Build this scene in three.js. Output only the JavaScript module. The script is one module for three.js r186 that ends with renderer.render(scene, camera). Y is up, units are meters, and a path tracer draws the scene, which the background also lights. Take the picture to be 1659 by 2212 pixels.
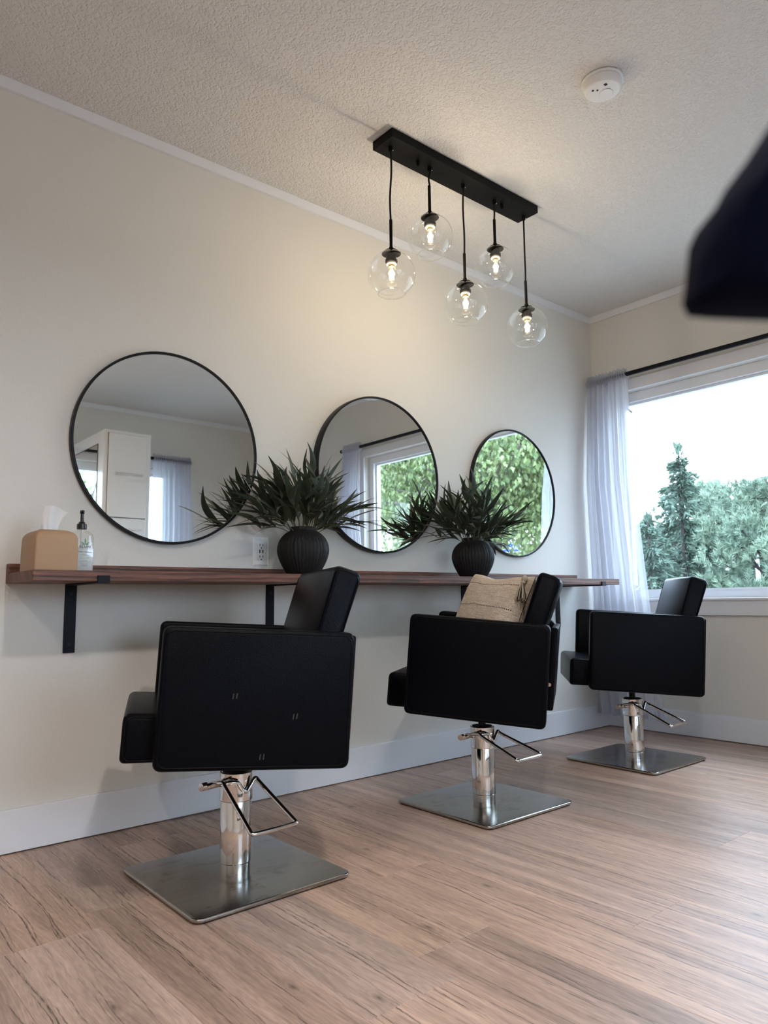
import * as THREE from 'three';
import { RoundedBoxGeometry } from 'three/addons/geometries/RoundedBoxGeometry.js';
import { mergeGeometries, toCreasedNormals } from 'three/addons/utils/BufferGeometryUtils.js';

// ---------------------------------------------------------------- camera, sky, exposure
const scene = new THREE.Scene();
const W = 1659, H = 2212, F = 1570.2;                 // frame and focal length in pixels
const CAM = new THREE.Vector3(-3.7691, 0.7279, 2.4537);
const yaw = 0.704597, pitch = 0.12201, roll = -0.013933;
const fwd = new THREE.Vector3(Math.sin(yaw) * Math.cos(pitch), Math.sin(pitch), -Math.cos(yaw) * Math.cos(pitch));
const rt0 = new THREE.Vector3(Math.cos(yaw), 0, Math.sin(yaw)), up0 = new THREE.Vector3().crossVectors(rt0, fwd);
const rgt = rt0.clone().multiplyScalar(Math.cos(roll)).addScaledVector(up0, Math.sin(roll));
const upv = up0.clone().multiplyScalar(Math.cos(roll)).addScaledVector(rt0, -Math.sin(roll));
const camera = new THREE.PerspectiveCamera(2 * Math.atan(H / 2 / F) * 180 / Math.PI, W / H, 0.02, 400);
camera.position.copy(CAM);
camera.quaternion.setFromRotationMatrix(new THREE.Matrix4().makeBasis(rgt, upv, fwd.clone().negate()));
camera.focus = 2.7; camera.userData.fStop = 7.3;       // a phone lens, about 3.4 mm wide
scene.background = new THREE.Color().setRGB(0.63, 0.785, 1.0);   // bright overcast
scene.backgroundIntensity = 9.6;
const LAMP = { color: new THREE.Color().setRGB(1, 0.82, 0.60), intensity: 0.11 };
const DOWNLIGHT = { color: new THREE.Color().setRGB(1, 0.93, 0.88), intensity: 6.6 };   // two ceiling lights behind the camera
const renderer = new THREE.WebGLRenderer({ antialias: true });
renderer.toneMapping = THREE.LinearToneMapping;
renderer.toneMappingExposure = 1.32;
renderer.shadowMap.enabled = true;

// ---------------------------------------------------------------- helpers
const V = (x, y, z) => new THREE.Vector3(x, y, z);
const R3 = (s) => { let a = s >>> 0; return () => { a = (a + 0x6D2B79F5) >>> 0; let t = a; t = Math.imul(t ^ (t >>> 15), t | 1); t ^= t + Math.imul(t ^ (t >>> 7), t | 61); return ((t ^ (t >>> 14)) >>> 0) / 4294967296; }; };
const pix = (px, py) => fwd.clone().addScaledVector(rgt, (px - W / 2) / F).addScaledVector(upv, -(py - H / 2) / F);
const onZ = (px, py, z) => { const d = pix(px, py); return CAM.clone().addScaledVector(d, (z - CAM.z) / d.z); };
const names = new Map();
function numbered(n) { const k = names.get(n) || 0; names.set(n, k + 1); return k ? n + '_' + String(k).padStart(3, '0') : n; }
function shadow(o) { o.castShadow = true; o.receiveShadow = true; return o; }
function part(name, geo, mat, parent) { const m = shadow(new THREE.Mesh(geo, mat)); m.name = name; parent.add(m); return m; }
function thing(name, label, category, pos = [0, 0, 0], turn = 0, group) {
  const o = new THREE.Group(); o.name = numbered(name); o.position.set(...pos); o.rotation.y = turn;
  o.userData = { label, category }; if (group) o.userData.group = group; scene.add(o); return o;
}
function struct(name, geo, mat, parent) {
  const m = geo ? shadow(new THREE.Mesh(geo, mat)) : new THREE.Group();
  m.name = parent ? name : numbered(name); (parent || scene).add(m); if (!parent) m.userData.kind = 'structure'; return m;
}
function copyOf(o) { const c = o.clone(); c.name = numbered(o.name.replace(/_\d{3}$/, '')); c.userData = { ...o.userData }; scene.add(c); return c; }
const merge = (list) => mergeGeometries(list.map((g) => { const q = g.index ? g.toNonIndexed() : g; for (const k of Object.keys(q.attributes)) if (!['position', 'normal', 'uv'].includes(k)) q.deleteAttribute(k); return q; }));
const box = (w, h, d, x = 0, y = 0, z = 0) => new THREE.BoxGeometry(w, h, d).translate(x, y, z);
const span = (x0, x1, y0, y1, z0, z1) => { const g = box(x1 - x0, y1 - y0, z1 - z0, (x0 + x1) / 2, (y0 + y1) / 2, (z0 + z1) / 2); uvMetres(g); return g; };
const rbox = (w, h, d, r, x = 0, y = 0, z = 0, seg = 3) => new RoundedBoxGeometry(w, h, d, seg, r).translate(x, y, z);
const cyl = (r0, r1, h, x = 0, y = 0, z = 0, n = 32) => new THREE.CylinderGeometry(r0, r1, h, n).translate(x, y, z);
const tube = (pts, r, seg = 40, rad = 10, closed = false, tension = 0.5) => new THREE.TubeGeometry(new THREE.CatmullRomCurve3(pts, closed, 'catmullrom', tension), seg, r, rad, closed);
const lathe = (pts, n = 48) => new THREE.LatheGeometry(pts.map(([r, y]) => new THREE.Vector2(r, y)), n);
function uvMetres(g) {          // box projection: uv in metres
  const p = g.attributes.position, n = g.attributes.normal, uv = g.attributes.uv;
  for (let i = 0; i < p.count; i++) {
    const ax = Math.abs(n.getX(i)), ay = Math.abs(n.getY(i)), az = Math.abs(n.getZ(i));
    if (ay >= ax && ay >= az) uv.setXY(i, p.getX(i), p.getZ(i)); else if (ax >= az) uv.setXY(i, p.getZ(i), p.getY(i)); else uv.setXY(i, p.getX(i), p.getY(i));
  }
  return g;
}
function rrect(w, h, r, n = 6) {    // rounded rectangle outline, counter-clockwise
  const a = [];
  for (const [cx, cy, s] of [[w / 2 - r, h / 2 - r, 0], [-w / 2 + r, h / 2 - r, 1], [-w / 2 + r, -h / 2 + r, 2], [w / 2 - r, -h / 2 + r, 3]])
    for (let i = 0; i <= n; i++) { const t = (s + i / n) * Math.PI / 2; a.push([cx + r * Math.cos(t), cy + r * Math.sin(t)]); }
  return a;
}
const rshape = (w, h, r, n) => new THREE.Shape(rrect(w, h, r, n).map(([x, y]) => new THREE.Vector2(x, y)));
function grid(nu, nv, f) {          // surface f(u,v) -> Vector3
  const p = [], uv = [], ix = [];
  for (let j = 0; j <= nv; j++) for (let i = 0; i <= nu; i++) { const q = f(i / nu, j / nv); p.push(q.x, q.y, q.z); uv.push(i / nu, j / nv); }
  for (let j = 0; j < nv; j++) for (let i = 0; i < nu; i++) { const a = j * (nu + 1) + i, b = a + 1, c = a + nu + 1, d = c + 1; ix.push(a, b, d, a, d, c); }
  const g = new THREE.BufferGeometry();
  g.setAttribute('position', new THREE.Float32BufferAttribute(p, 3)); g.setAttribute('uv', new THREE.Float32BufferAttribute(uv, 2)); g.setIndex(ix); g.computeVertexNormals(); return g;
}
function loft(rings, crease = 0.7) { // closed rings of equal count -> closed skin with caps
  const n = rings[0].length, p = [], ix = [];
  for (const r of rings) for (const q of r) p.push(q.x, q.y, q.z);
  for (let j = 0; j + 1 < rings.length; j++) for (let i = 0; i < n; i++) { const a = j * n + i, b = j * n + (i + 1) % n, c = a + n, d = b + n; ix.push(a, c, b, b, c, d); }
  for (const [j, s] of [[0, 1], [rings.length - 1, -1]]) {
    const c = new THREE.Vector3(); rings[j].forEach((q) => c.add(q)); c.multiplyScalar(1 / n); const k = p.length / 3; p.push(c.x, c.y, c.z);
    for (let i = 0; i < n; i++) { const a = j * n + i, b = j * n + (i + 1) % n; if (s > 0) ix.push(k, a, b); else ix.push(k, b, a); }
  }
  const g = new THREE.BufferGeometry(); g.setAttribute('position', new THREE.Float32BufferAttribute(p, 3)); g.setIndex(ix); g.computeVertexNormals();
  g.setAttribute('uv', new THREE.Float32BufferAttribute(new Float32Array(p.length / 3 * 2), 2));
  const q = toCreasedNormals(g, crease); uvMetres(q); return q;
}

// ---------------------------------------------------------------- noise and textures
function noiseTable(seed, n) { const r = R3(seed), a = new Float32Array(n * n); for (let i = 0; i < a.length; i++) a[i] = r(); return a; }
const NT = noiseTable(7, 256);
function vn(x, y) {             // value noise, period 256
  const xi = Math.floor(x), yi = Math.floor(y); let fx = x - xi, fy = y - yi; fx = fx * fx * (3 - 2 * fx); fy = fy * fy * (3 - 2 * fy);
  const x0 = xi & 255, x1 = (xi + 1) & 255, y0 = (yi & 255) << 8, y1 = ((yi + 1) & 255) << 8;
  const a = NT[y0 + x0], b = NT[y0 + x1], c = NT[y1 + x0], d = NT[y1 + x1];
  return a + (b - a) * fx + (c - a + (a - b - c + d) * fx) * fy;
}
const fbm = (x, y, o = 3) => { let s = 0, a = 0.5, t = 0; for (let i = 0; i < o; i++) { s += a * vn(x, y); t += a; a *= 0.5; x = x * 2 + 17.3; y = y * 2 + 5.1; } return s / t; };
function tvn(x, y, px, py) { // tiling value noise with whole periods
  const xi = Math.floor(x), yi = Math.floor(y); let fx = x - xi, fy = y - yi; fx = fx * fx * (3 - 2 * fx); fy = fy * fy * (3 - 2 * fy);
  const m = (v, q) => ((v % q) + q) % q, x0 = m(xi, px) & 255, x1 = m(xi + 1, px) & 255, y0 = (m(yi, py) & 255) << 8, y1 = (m(yi + 1, py) & 255) << 8;
  const a = NT[y0 + x0], b = NT[y0 + x1], c = NT[y1 + x0], d = NT[y1 + x1]; return a + (b - a) * fx + (c - a + (a - b - c + d) * fx) * fy;
}
function tex(w, h, f, srgb = false) {
  const d = new Uint8Array(w * h * 4), o = [0, 0, 0];
  for (let y = 0; y < h; y++) for (let x = 0; x < w; x++) { const r = f((x + 0.5) / w, (y + 0.5) / h, o); const k = (y * w + x) * 4; if (typeof r === 'number') { d[k] = d[k + 1] = d[k + 2] = Math.max(0, Math.min(255, r * 255)); } else for (let c = 0; c < 3; c++) d[k + c] = Math.max(0, Math.min(255, o[c] * 255)); d[k + 3] = 255; }
  const t = new THREE.DataTexture(d, w, h, THREE.RGBAFormat); t.wrapS = t.wrapT = THREE.RepeatWrapping; t.magFilter = THREE.LinearFilter; t.minFilter = THREE.LinearMipmapLinearFilter; t.generateMipmaps = true; if (srgb) t.colorSpace = THREE.SRGBColorSpace; t.needsUpdate = true; return t;
}
const rep = (t, x, y) => { const c = t.clone(); c.repeat.set(x, y); c.needsUpdate = true; return c; };
const std = (o) => new THREE.MeshStandardMaterial(o);
const phy = (o) => new THREE.MeshPhysicalMaterial(o);
const lin = (r, g, b) => new THREE.Color().setRGB(r, g, b);

// floor boards: eight printed strips side by side, each 0.22 m wide and 1.22 m long
const knots = []; { const r = R3(91); for (let s = 0; s < 8; s++) for (let k = 0; k < 1; k++) knots.push([s, 0.15 + 0.7 * r(), r(), 0.006 + 0.010 * r()]); }
const cracks = []; { const r = R3(23); for (let s = 0; s < 8; s++) for (let k = 0; k < 26; k++) cracks.push([s, k % 3 ? r() : cracks[cracks.length - 1] ? (cracks[cracks.length - 1][1] + 0.02 + 0.05 * r()) % 1 : r(), r(), 0.06 + 0.40 * r() * r(), 0.45 + 0.55 * r(), r() * 50]); }
const stripTone = [[0.785, 0.66, 0.585], [0.75, 0.645, 0.58], [0.81, 0.675, 0.59], [0.73, 0.625, 0.56], [0.78, 0.655, 0.57], [0.76, 0.655, 0.595], [0.80, 0.67, 0.585], [0.735, 0.62, 0.55]];
const floorTex = tex(2048, 2048, (u, v, o) => {
  const s = Math.floor(u * 8), x = u * 8 - s, so = s * 31.7;
  const wob = fbm(x * 1.6 + so, v * 4, 3) - 0.5;
  const xw = x + wob * 0.16;
  const board = vn(so + 3, v * 1.6 + so) ;
  let ring = (xw * 9 + 2.4 * fbm(xw * 1.3 + so, v * 2.2 + 9, 2)); ring = ring - Math.floor(ring); ring = ring < 0.85 ? ring / 0.85 : (1 - ring) / 0.15;
  const fine = vn(xw * 150 + so, v * 26), mid = vn(xw * 46 + so, v * 9), pale = fbm(xw * 6 + so, v * 2.6 + 40, 4);
  const dash = vn(xw * 75 + so + 9, v * 70);
  let k = 0.85 + 0.14 * (fine - 0.4) + 0.05 * mid + 0.24 * (pale - 0.5) - 0.028 * ring + 0.05 * board + 0.10 * (dash - 0.5);
  let dark = 0;
  for (const c of cracks) if (c[0] === s) {
    let dv = v - c[2]; dv -= Math.round(dv); const t = dv / c[3]; if (Math.abs(t) < 1) {
      const cx = c[1] + wob * 0.13 - (c[1] - 0.5) * 0.1 + 0.03 * (vn(c[5], v * 7) - 0.5) + 0.010 * (vn(c[5] + 7, v * 46) - 0.5) + 0.006 * (vn(c[5] + 3, v * 150) - 0.5);
      const e = Math.abs(x - cx) / (0.0062 * (1 - t * t) * c[4] + 0.0018); if (e < 1) dark = Math.max(dark, (1 - e * e) * c[4] * (0.15 + 0.95 * vn(v * 70 + c[5], 3)));
    }
  }
  for (const q of knots) if (q[0] === s) { const dx = (x - q[1]) * 0.22 + 0.004 * (fbm(x * 30 + so, v * 90, 2) - 0.5), dy = (v - q[2]) * 1.22 * 0.42, d = Math.hypot(dx, dy) / q[3]; if (d < 2.4) { const rr = 0.5 + 0.5 * Math.sin(d * 9 + 3 * fbm(x * 9 + so, v * 30, 2)); k -= 0.12 * rr * Math.exp(-d * 0.9); if (d < 0.7) dark = Math.max(dark, 0.5 * (1 - d / 0.7)); } }
  const c = stripTone[s], m = k * (1 - 0.72 * dark), w = 0.045 * (pale - 0.45);
  o[0] = c[0] * m + w; o[1] = c[1] * m + w; o[2] = c[2] * m + w * 1.1;
}, true);
const floorBump = tex(1024, 1024, (u, v) => { const s = Math.floor(u * 8), x = u * 8 - s; return 0.5 + 0.3 * (vn(x * 90 + s * 31, v * 30) - 0.5) + 0.4 * (vn(x * 30 + s * 13, v * 8) - 0.5); });
const ceilBump = tex(1024, 1024, (u, v) => { const a = tvn(u * 96, v * 96, 96, 96), b = tvn(u * 190 + 0.4, v * 190, 190, 190), c = tvn(u * 48, v * 48 + 0.3, 48, 48); let h = a * 0.55 + b * 0.22 + c * 0.35; h = (h - 0.46) * 3.2 + 0.45; return Math.max(0, Math.min(1, h)); });
const wallBump = tex(512, 512, (u, v) => 0.5 + 0.5 * (tvn(u * 90, v * 90, 90, 90) - 0.5) + 0.4 * (tvn(u * 170, v * 170, 170, 170) - 0.5));
const shelfGrain = (u, v) => { const y = v + (fbm(u * 7, v * 3, 3) - 0.5) * 0.022; let ring = y * 46 + 1.1 * fbm(u * 2.5, y * 5 + 5, 2); ring -= Math.floor(ring); return [y, ring < 0.82 ? ring / 0.82 : (1 - ring) / 0.18]; };
const shelfTex = tex(2048, 512, (u, v, o) => {
  const [y, ring] = shelfGrain(u, v), fine = vn(u * 30, y * 260), mid = fbm(u * 7, y * 30, 2), dash = vn(u * 80, y * 200), long = vn(u * 4, y * 14);
  const k = 0.44 + 0.26 * fine + 0.28 * (mid - 0.4) - 0.36 * ring * ring * (0.5 + long) + 0.14 * dash + 0.1 * long; o[0] = 0.56 * k + 0.045; o[1] = 0.35 * k + 0.026; o[2] = 0.255 * k + 0.02;
}, true);
const shelfBump = tex(1024, 256, (u, v) => { const [y, ring] = shelfGrain(u, v); return 0.7 - 0.5 * ring + 0.25 * (vn(u * 30, y * 200) - 0.5); });
const leatherBump = tex(512, 512, (u, v) => { const a = Math.abs(tvn(u * 64, v * 64, 64, 64) - 0.5), b = Math.abs(tvn(u * 128, v * 128, 128, 128) - 0.5); return Math.min(1, 0.25 + a * 1.2 + b * 0.6); });
const steelTex = tex(512, 512, (u, v, o) => { const p = fbm(u * 8 + 3, v * 15 + 8, 4), s = vn(u * 60, v * 90); let k = 0.66 + 0.05 * (vn(u * 5, v * 230) - 0.5) + 0.03 * (fbm(u * 3, v * 3, 2) - 0.5); if (p > 0.64) k -= 0.10 * Math.min(1, (p - 0.62) * 9) * s; o[0] = k; o[1] = k * 0.985; o[2] = k * 0.96; }, true);
const linenTex = tex(1024, 1024, (u, v, o) => {
  const w1 = tvn(u * 256, v * 60, 256, 60), w2 = tvn(u * 60, v * 256, 60, 256), sl = tvn(u * 14, v * 120, 14, 120); const k = 0.86 + 0.10 * (w1 - 0.5) + 0.14 * (w2 - 0.5) + 0.12 * (sl - 0.5);
  o[0] = 0.88 * k; o[1] = 0.81 * k; o[2] = 0.735 * k;
  for (const [row, per] of [[0.13, 46], [0.38, 46], [0.63, 46], [0.88, 46]]) { const yy = row + 0.006 * (vn(u * 12, row * 40) - 0.5); const ph = u * per - Math.floor(u * per); if (Math.abs(v - yy) < 0.0052 && ph < 0.52 && u > 0.03 && u < 0.97) { o[0] = 0.10; o[1] = 0.09; o[2] = 0.085; } }
}, true);
const linenBump = tex(512, 512, (u, v) => 0.5 + 0.5 * (tvn(u * 128, v * 30, 128, 30) - 0.5) + 0.6 * (tvn(u * 30, v * 128, 30, 128) - 0.5));
function canvas(w, h, draw) { const c = document.createElement('canvas'); c.width = w; c.height = h; const g = c.getContext('2d'); draw(g); const t = new THREE.CanvasTexture(c); t.colorSpace = THREE.SRGBColorSpace; return t; }

const M = {
  wall: std({ color: lin(0.67, 0.645, 0.595), roughness: 0.75, bumpMap: rep(wallBump, 3.3, 3.3), bumpScale: 0.0006 }),
  ceiling: std({ color: lin(0.70, 0.68, 0.655), roughness: 0.9, bumpMap: rep(ceilBump, 2.1, 2.1), bumpScale: 0.0020 }),
  trim: std({ color: lin(0.735, 0.745, 0.775), roughness: 0.42, bumpMap: rep(wallBump, 4, 4), bumpScale: 0.00025 }),
  vinyl: std({ color: lin(0.765, 0.785, 0.825), roughness: 0.35 }),
  plank: phy({ map: floorTex, roughness: 0.42, specularIntensity: 0.8, bumpMap: floorBump, bumpScale: 0.0005 }),
  subfloor: std({ color: lin(0.05, 0.035, 0.03), roughness: 0.9 }),
  shelf: std({ map: shelfTex, roughness: 0.55, bumpMap: shelfBump, bumpScale: 0.0016 }),
  iron: phy({ color: lin(0.0045, 0.0055, 0.009), roughness: 0.5, specularIntensity: 0.35 }),
  black: phy({ color: lin(0.005, 0.005, 0.006), roughness: 0.42, specularIntensity: 0.4 }),
  fixture: phy({ color: lin(0.0045, 0.0045, 0.0045), roughness: 0.5, specularIntensity: 0.22 }),
  plastic: std({ color: lin(0.008, 0.008, 0.009), roughness: 0.3 }),
  mirror: std({ color: lin(0.90, 0.92, 0.91), roughness: 0.015, metalness: 1 }),
  leather: phy({ color: lin(0.0012, 0.0017, 0.0036), roughness: 0.31, bumpMap: rep(leatherBump, 9, 9), bumpScale: 0.0004, specularIntensity: 0.15 }),
  piping: phy({ color: lin(0.002, 0.0023, 0.0035), roughness: 0.3, specularIntensity: 0.2 }),
  steel: std({ map: rep(steelTex, 2.2, 2.2), roughness: 0.2, metalness: 1 }),
  steelEdge: std({ color: lin(0.62, 0.61, 0.59), roughness: 0.2, metalness: 1 }),
  chrome: std({ color: lin(0.72, 0.71, 0.69), roughness: 0.07, metalness: 1 }),
  vase: phy({ color: lin(0.014, 0.0135, 0.0135), roughness: 0.6, specularIntensity: 0.5 }),
  stem: std({ color: lin(0.10, 0.105, 0.05), roughness: 0.7 }),
  leaf: [[0.036, 0.054, 0.032], [0.050, 0.072, 0.042], [0.030, 0.046, 0.030], [0.075, 0.098, 0.060]].map((c) => phy({ color: lin(...c), roughness: 0.5, side: THREE.DoubleSide, transmission: 0.12, thickness: 0 })),
  tan: std({ color: lin(0.37, 0.225, 0.125), roughness: 0.6, bumpMap: rep(leatherBump, 16, 16), bumpScale: 0.0003 }),
  tissue: phy({ color: lin(0.80, 0.78, 0.77), roughness: 0.95, side: THREE.DoubleSide, transmission: 0.25, thickness: 0 }),
  glass: phy({ color: lin(0.985, 0.99, 0.985), roughness: 0.0, transmission: 1, thickness: 0, ior: 1.65, side: THREE.DoubleSide }),
  rim: phy({ color: lin(0.95, 0.97, 0.95), roughness: 0.02, transmission: 1, thickness: 0.003, ior: 1.5 }),
  pane: phy({ color: lin(0.93, 0.97, 0.965), roughness: 0.0, transmission: 1, thickness: 0, ior: 1.45, side: THREE.DoubleSide }),
  filament: std({ color: lin(0.2, 0.15, 0.1), emissive: lin(1, 0.80, 0.52), emissiveIntensity: 26 }),
  brass: std({ color: lin(0.70, 0.55, 0.32), roughness: 0.25, metalness: 1 }),
  porcelain: std({ color: lin(0.75, 0.73, 0.68), roughness: 0.3 }),
  white: std({ color: lin(0.76, 0.755, 0.74), roughness: 0.38 }),
  dark: std({ color: lin(0.006, 0.006, 0.006), roughness: 0.7 }),
  gloss: phy({ color: lin(0.74, 0.73, 0.71), roughness: 0.12, clearcoat: 0.6, clearcoatRoughness: 0.03 }),
  sheer: phy({ color: lin(0.84, 0.85, 0.90), roughness: 0.58, transmission: 0.80, thickness: 0, ior: 1.1, side: THREE.DoubleSide }),
  linen: std({ map: linenTex, roughness: 0.95, bumpMap: rep(linenBump, 2, 2), bumpScale: 0.0012 }),
  threadBeige: std({ color: lin(0.42, 0.35, 0.27), roughness: 0.95 }), threadBlack: std({ color: lin(0.012, 0.011, 0.011), roughness: 0.95 }),
  bark: std({ color: lin(0.055, 0.045, 0.042), roughness: 0.95 }),
  barkPale: std({ color: lin(0.16, 0.14, 0.12), roughness: 0.95 }),
};

// ---------------------------------------------------------------- the room
const XL = -6.4, ZR = 3.8, TOP = 2.44, TH = 0.14;
// window wall: the opening runs from z 0.10 to 2.28 and y 0.715 to 1.925
const W1 = { z0: 0.10, z1: 2.28, y0: 0.715, y1: 1.925 }, W2 = { x0: -3.30, x1: -0.99, y0: 0.74, y1: 1.94 };
struct('wall_left', span(XL, TH, 0, TOP, -TH, 0), M.wall);
struct('wall_right', merge([span(0, TH, 0, W1.y0, 0, ZR), span(0, TH, W1.y1, TOP, 0, ZR), span(0, TH, W1.y0, W1.y1, 0, W1.z0), span(0, TH, W1.y0, W1.y1, W1.z1, ZR)]), M.wall);
struct('wall_rear', merge([span(XL, TH, 0, W2.y0, ZR, ZR + TH), span(XL, TH, W2.y1, TOP, ZR, ZR + TH), span(XL, W2.x0, W2.y0, W2.y1, ZR, ZR + TH), span(W2.x1, TH, W2.y0, W2.y1, ZR, ZR + TH)]), M.wall);
struct('wall_end', span(XL - TH, XL, 0, TOP, -TH, ZR + TH), M.wall);
struct('ceiling', span(XL - TH, TH, TOP, TOP + 0.12, -TH, ZR + TH), M.ceiling);
{ // floor with its vinyl planks, laid from the mirror wall into the room
  const fl = struct('floor', span(XL - TH, TH, -0.12, -0.004, -TH, ZR + TH), M.subfloor);
  const PW = 0.2205, PL = 1.22, r = R3(5), g = 0.0002, b = 0.0006;
  let col = 0;
  for (let x = -2.2505 - 19 * PW; x < -0.0001; x += PW, col++) {
    const x0 = Math.max(x, XL), x1 = Math.min(x + PW, -0.0005); if (x1 - x0 < 0.01) continue;
    let z = -PL * r(); const near = Math.abs(x + 2.2505) < 0.02 ? 1.494 : Math.abs(x + 1.589) < 0.02 ? 1.376 : null; if (near !== null) z = near - 2 * PL;
    for (; z < ZR; z += PL) {
      const z0 = Math.max(z, 0.0005), z1 = Math.min(z + PL, ZR); if (z1 - z0 < 0.01) continue;
      const s = Math.floor(r() * 8), flipV = r() < 0.5, flip = r() < 0.5;
      const P = [], U = [], I = [];
      const ring = (e, y) => { for (const [px, pz] of [[x0 + e, z0 + e], [x1 - e, z0 + e], [x1 - e, z1 - e], [x0 + e, z1 - e]]) { P.push(px, y, pz); let u = (px - x) / PW; u = 0.01 + 0.98 * u; if (flip) u = 1 - u; const vv = 0.004 + 0.992 * (pz - z) / PL; U.push((s + u) / 8, flipV ? 1 - vv : vv); } };
      ring(g, -0.004); ring(g, -b); ring(g + b, 0);
      for (const o of [0, 4]) for (let i = 0; i < 4; i++) { const a = o + i, c = o + (i + 1) % 4; I.push(a, a + 4, c, c, a + 4, c + 4); }
      I.push(8, 10, 9, 8, 11, 10);
      const q = new THREE.BufferGeometry(); q.setAttribute('position', new THREE.Float32BufferAttribute(P, 3)); q.setAttribute('uv', new THREE.Float32BufferAttribute(U, 2)); q.setIndex(I);
      part('plank', toCreasedNormals(q, 0.2), M.plank, fl);
    }
  }
}
struct('trim_1', span(XL, 0, 2.400, 2.4395, 0.0003, 0.014), M.trim);
struct('trim_2', span(-0.014, -0.0003, 2.400, 2.4395, 0.0143, ZR - 0.0143), M.trim);
struct('trim_3', span(XL, -0.0003, 2.400, 2.4395, ZR - 0.014, ZR - 0.0003), M.trim);
struct('baseboard_left', rbox(-XL, 0.124, 0.0135, 0.002, XL / 2, 0.066, 0.007), M.trim);
struct('baseboard_right', rbox(0.0135, 0.124, ZR - 0.0285, 0.002, -0.007, 0.066, ZR / 2), M.trim);
struct('baseboard_rear', rbox(-XL, 0.124, 0.0135, 0.002, XL / 2, 0.066, ZR - 0.007), M.trim);

function windowUnit(n, a0, a1, y0, y1, place) {   // built along +x, room side at -z... then placed
  const w = struct('window_' + n); const L = a1 - a0, c = (a0 + a1) / 2, fr = 0.055;
  const add = (name, g, m) => part(name, g, m, w);
  // casing on the room face (z from -0.016 to 0), jamb lining, frame, sash and pane
  add('casing', rbox(L + 0.13, 0.066, 0.016, 0.003, c, y1 + 0.033, -0.0085), M.trim);
  add('casing', rbox(L + 0.13, 0.078, 0.016, 0.003, c, y0 - 0.045, -0.0085), M.trim);
  add('casing', rbox(0.066, y1 - y0, 0.016, 0.003, a0 - 0.033, (y0 + y1) / 2, -0.0085), M.trim);
  add('casing', rbox(0.066, y1 - y0, 0.016, 0.003, a1 + 0.033, (y0 + y1) / 2, -0.0085), M.trim);
  add('sill', rbox(L + 0.13, 0.014, 0.085, 0.004, c, y0 - 0.001, 0.0175), M.vinyl);
  add('frame', merge([span(a0, a1, y1 - fr, y1 - 0.0005, 0.045, 0.12), span(a0, a1, y0 + 0.006, y0 + fr * 0.8, 0.045, 0.12), span(a0 + 0.0005, a0 + fr, y0 + fr * 0.8, y1 - fr, 0.045, 0.12), span(a1 - fr, a1 - 0.0005, y0 + fr * 0.8, y1 - fr, 0.045, 0.12)]), M.vinyl);
  const b0 = a0 + fr, b1 = a1 - fr, c0 = y0 + fr * 0.8, c1 = y1 - fr, s = 0.014;
  add('sash', merge([span(b0, b1, c1 - s, c1, 0.07, 0.105), span(b0, b1, c0, c0 + s, 0.07, 0.105), span(b0, b0 + s, c0 + s, c1 - s, 0.07, 0.105), span(b1 - s, b1, c0 + s, c1 - s, 0.07, 0.105)]), M.vinyl);
  add('pane', new THREE.PlaneGeometry(b1 - b0 - 2 * s, c1 - c0 - 2 * s).translate(c, (c0 + c1) / 2, 0.088), M.pane);
  for (const [x, y, sx, sy] of [[b0 + s, c0 + s, 1, 1], [b0 + s, c1 - s, 1, -1]]) add('stay', merge([box(0.012, 0.05, 0.008).rotateZ(-0.75 * sx * sy).translate(x + 0.03 * sx, y + 0.026 * sy, 0.066), box(0.01, 0.03, 0.008).translate(x + 0.009 * sx, y + 0.018 * sy, 0.066)]), M.vinyl);
  place(w); return w;
}
windowUnit(1, W1.z0, W1.z1, W1.y0, W1.y1, (w) => { w.rotation.y = -Math.PI / 2; w.scale.z = -1; });
windowUnit(2, W2.x0, W2.x1, W2.y0, W2.y1, (w) => { w.position.z = ZR; });

// ---------------------------------------------------------------- outside
struct('ground', new THREE.PlaneGeometry(160, 160).rotateX(-Math.PI / 2).translate(20, -0.55, 0), std({ color: lin(0.23, 0.23, 0.21), roughness: 1 }));

// ---------------------------------------------------------------- mirrors
function wallMirror(x, y, r, depth, label) {
  const t = thing('wall_mirror', label, 'mirror', [x, y, 0.0015], 0, 'round mirrors along the wall');
  const e = 0.0085;
  part('frame', lathe([[r - e, 0], [r, 0], [r, depth - 0.0015], [r - 0.0015, depth], [r - e + 0.001, depth], [r - e, depth - 0.001], [r - e, 0]], 128).rotateX(Math.PI / 2), M.black, t);
  part('mirror_glass', new THREE.CylinderGeometry(r - e, r - e, 0.004, 128).rotateX(Math.PI / 2).translate(0, 0, depth - 0.0075), M.mirror, t);
  return t;
}
wallMirror(-2.693, 1.284, 0.347, 0.022, 'black-framed round mirror above the tissue box end, reflecting a white cabinet');
wallMirror(-1.722, 1.284, 0.349, 0.036, 'black-framed round mirror between the two plants, reflecting a curtain and window');
wallMirror(-0.790, 1.283, 0.338, 0.022, 'black-framed round mirror next to the window curtain, reflecting green leaves');

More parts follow.
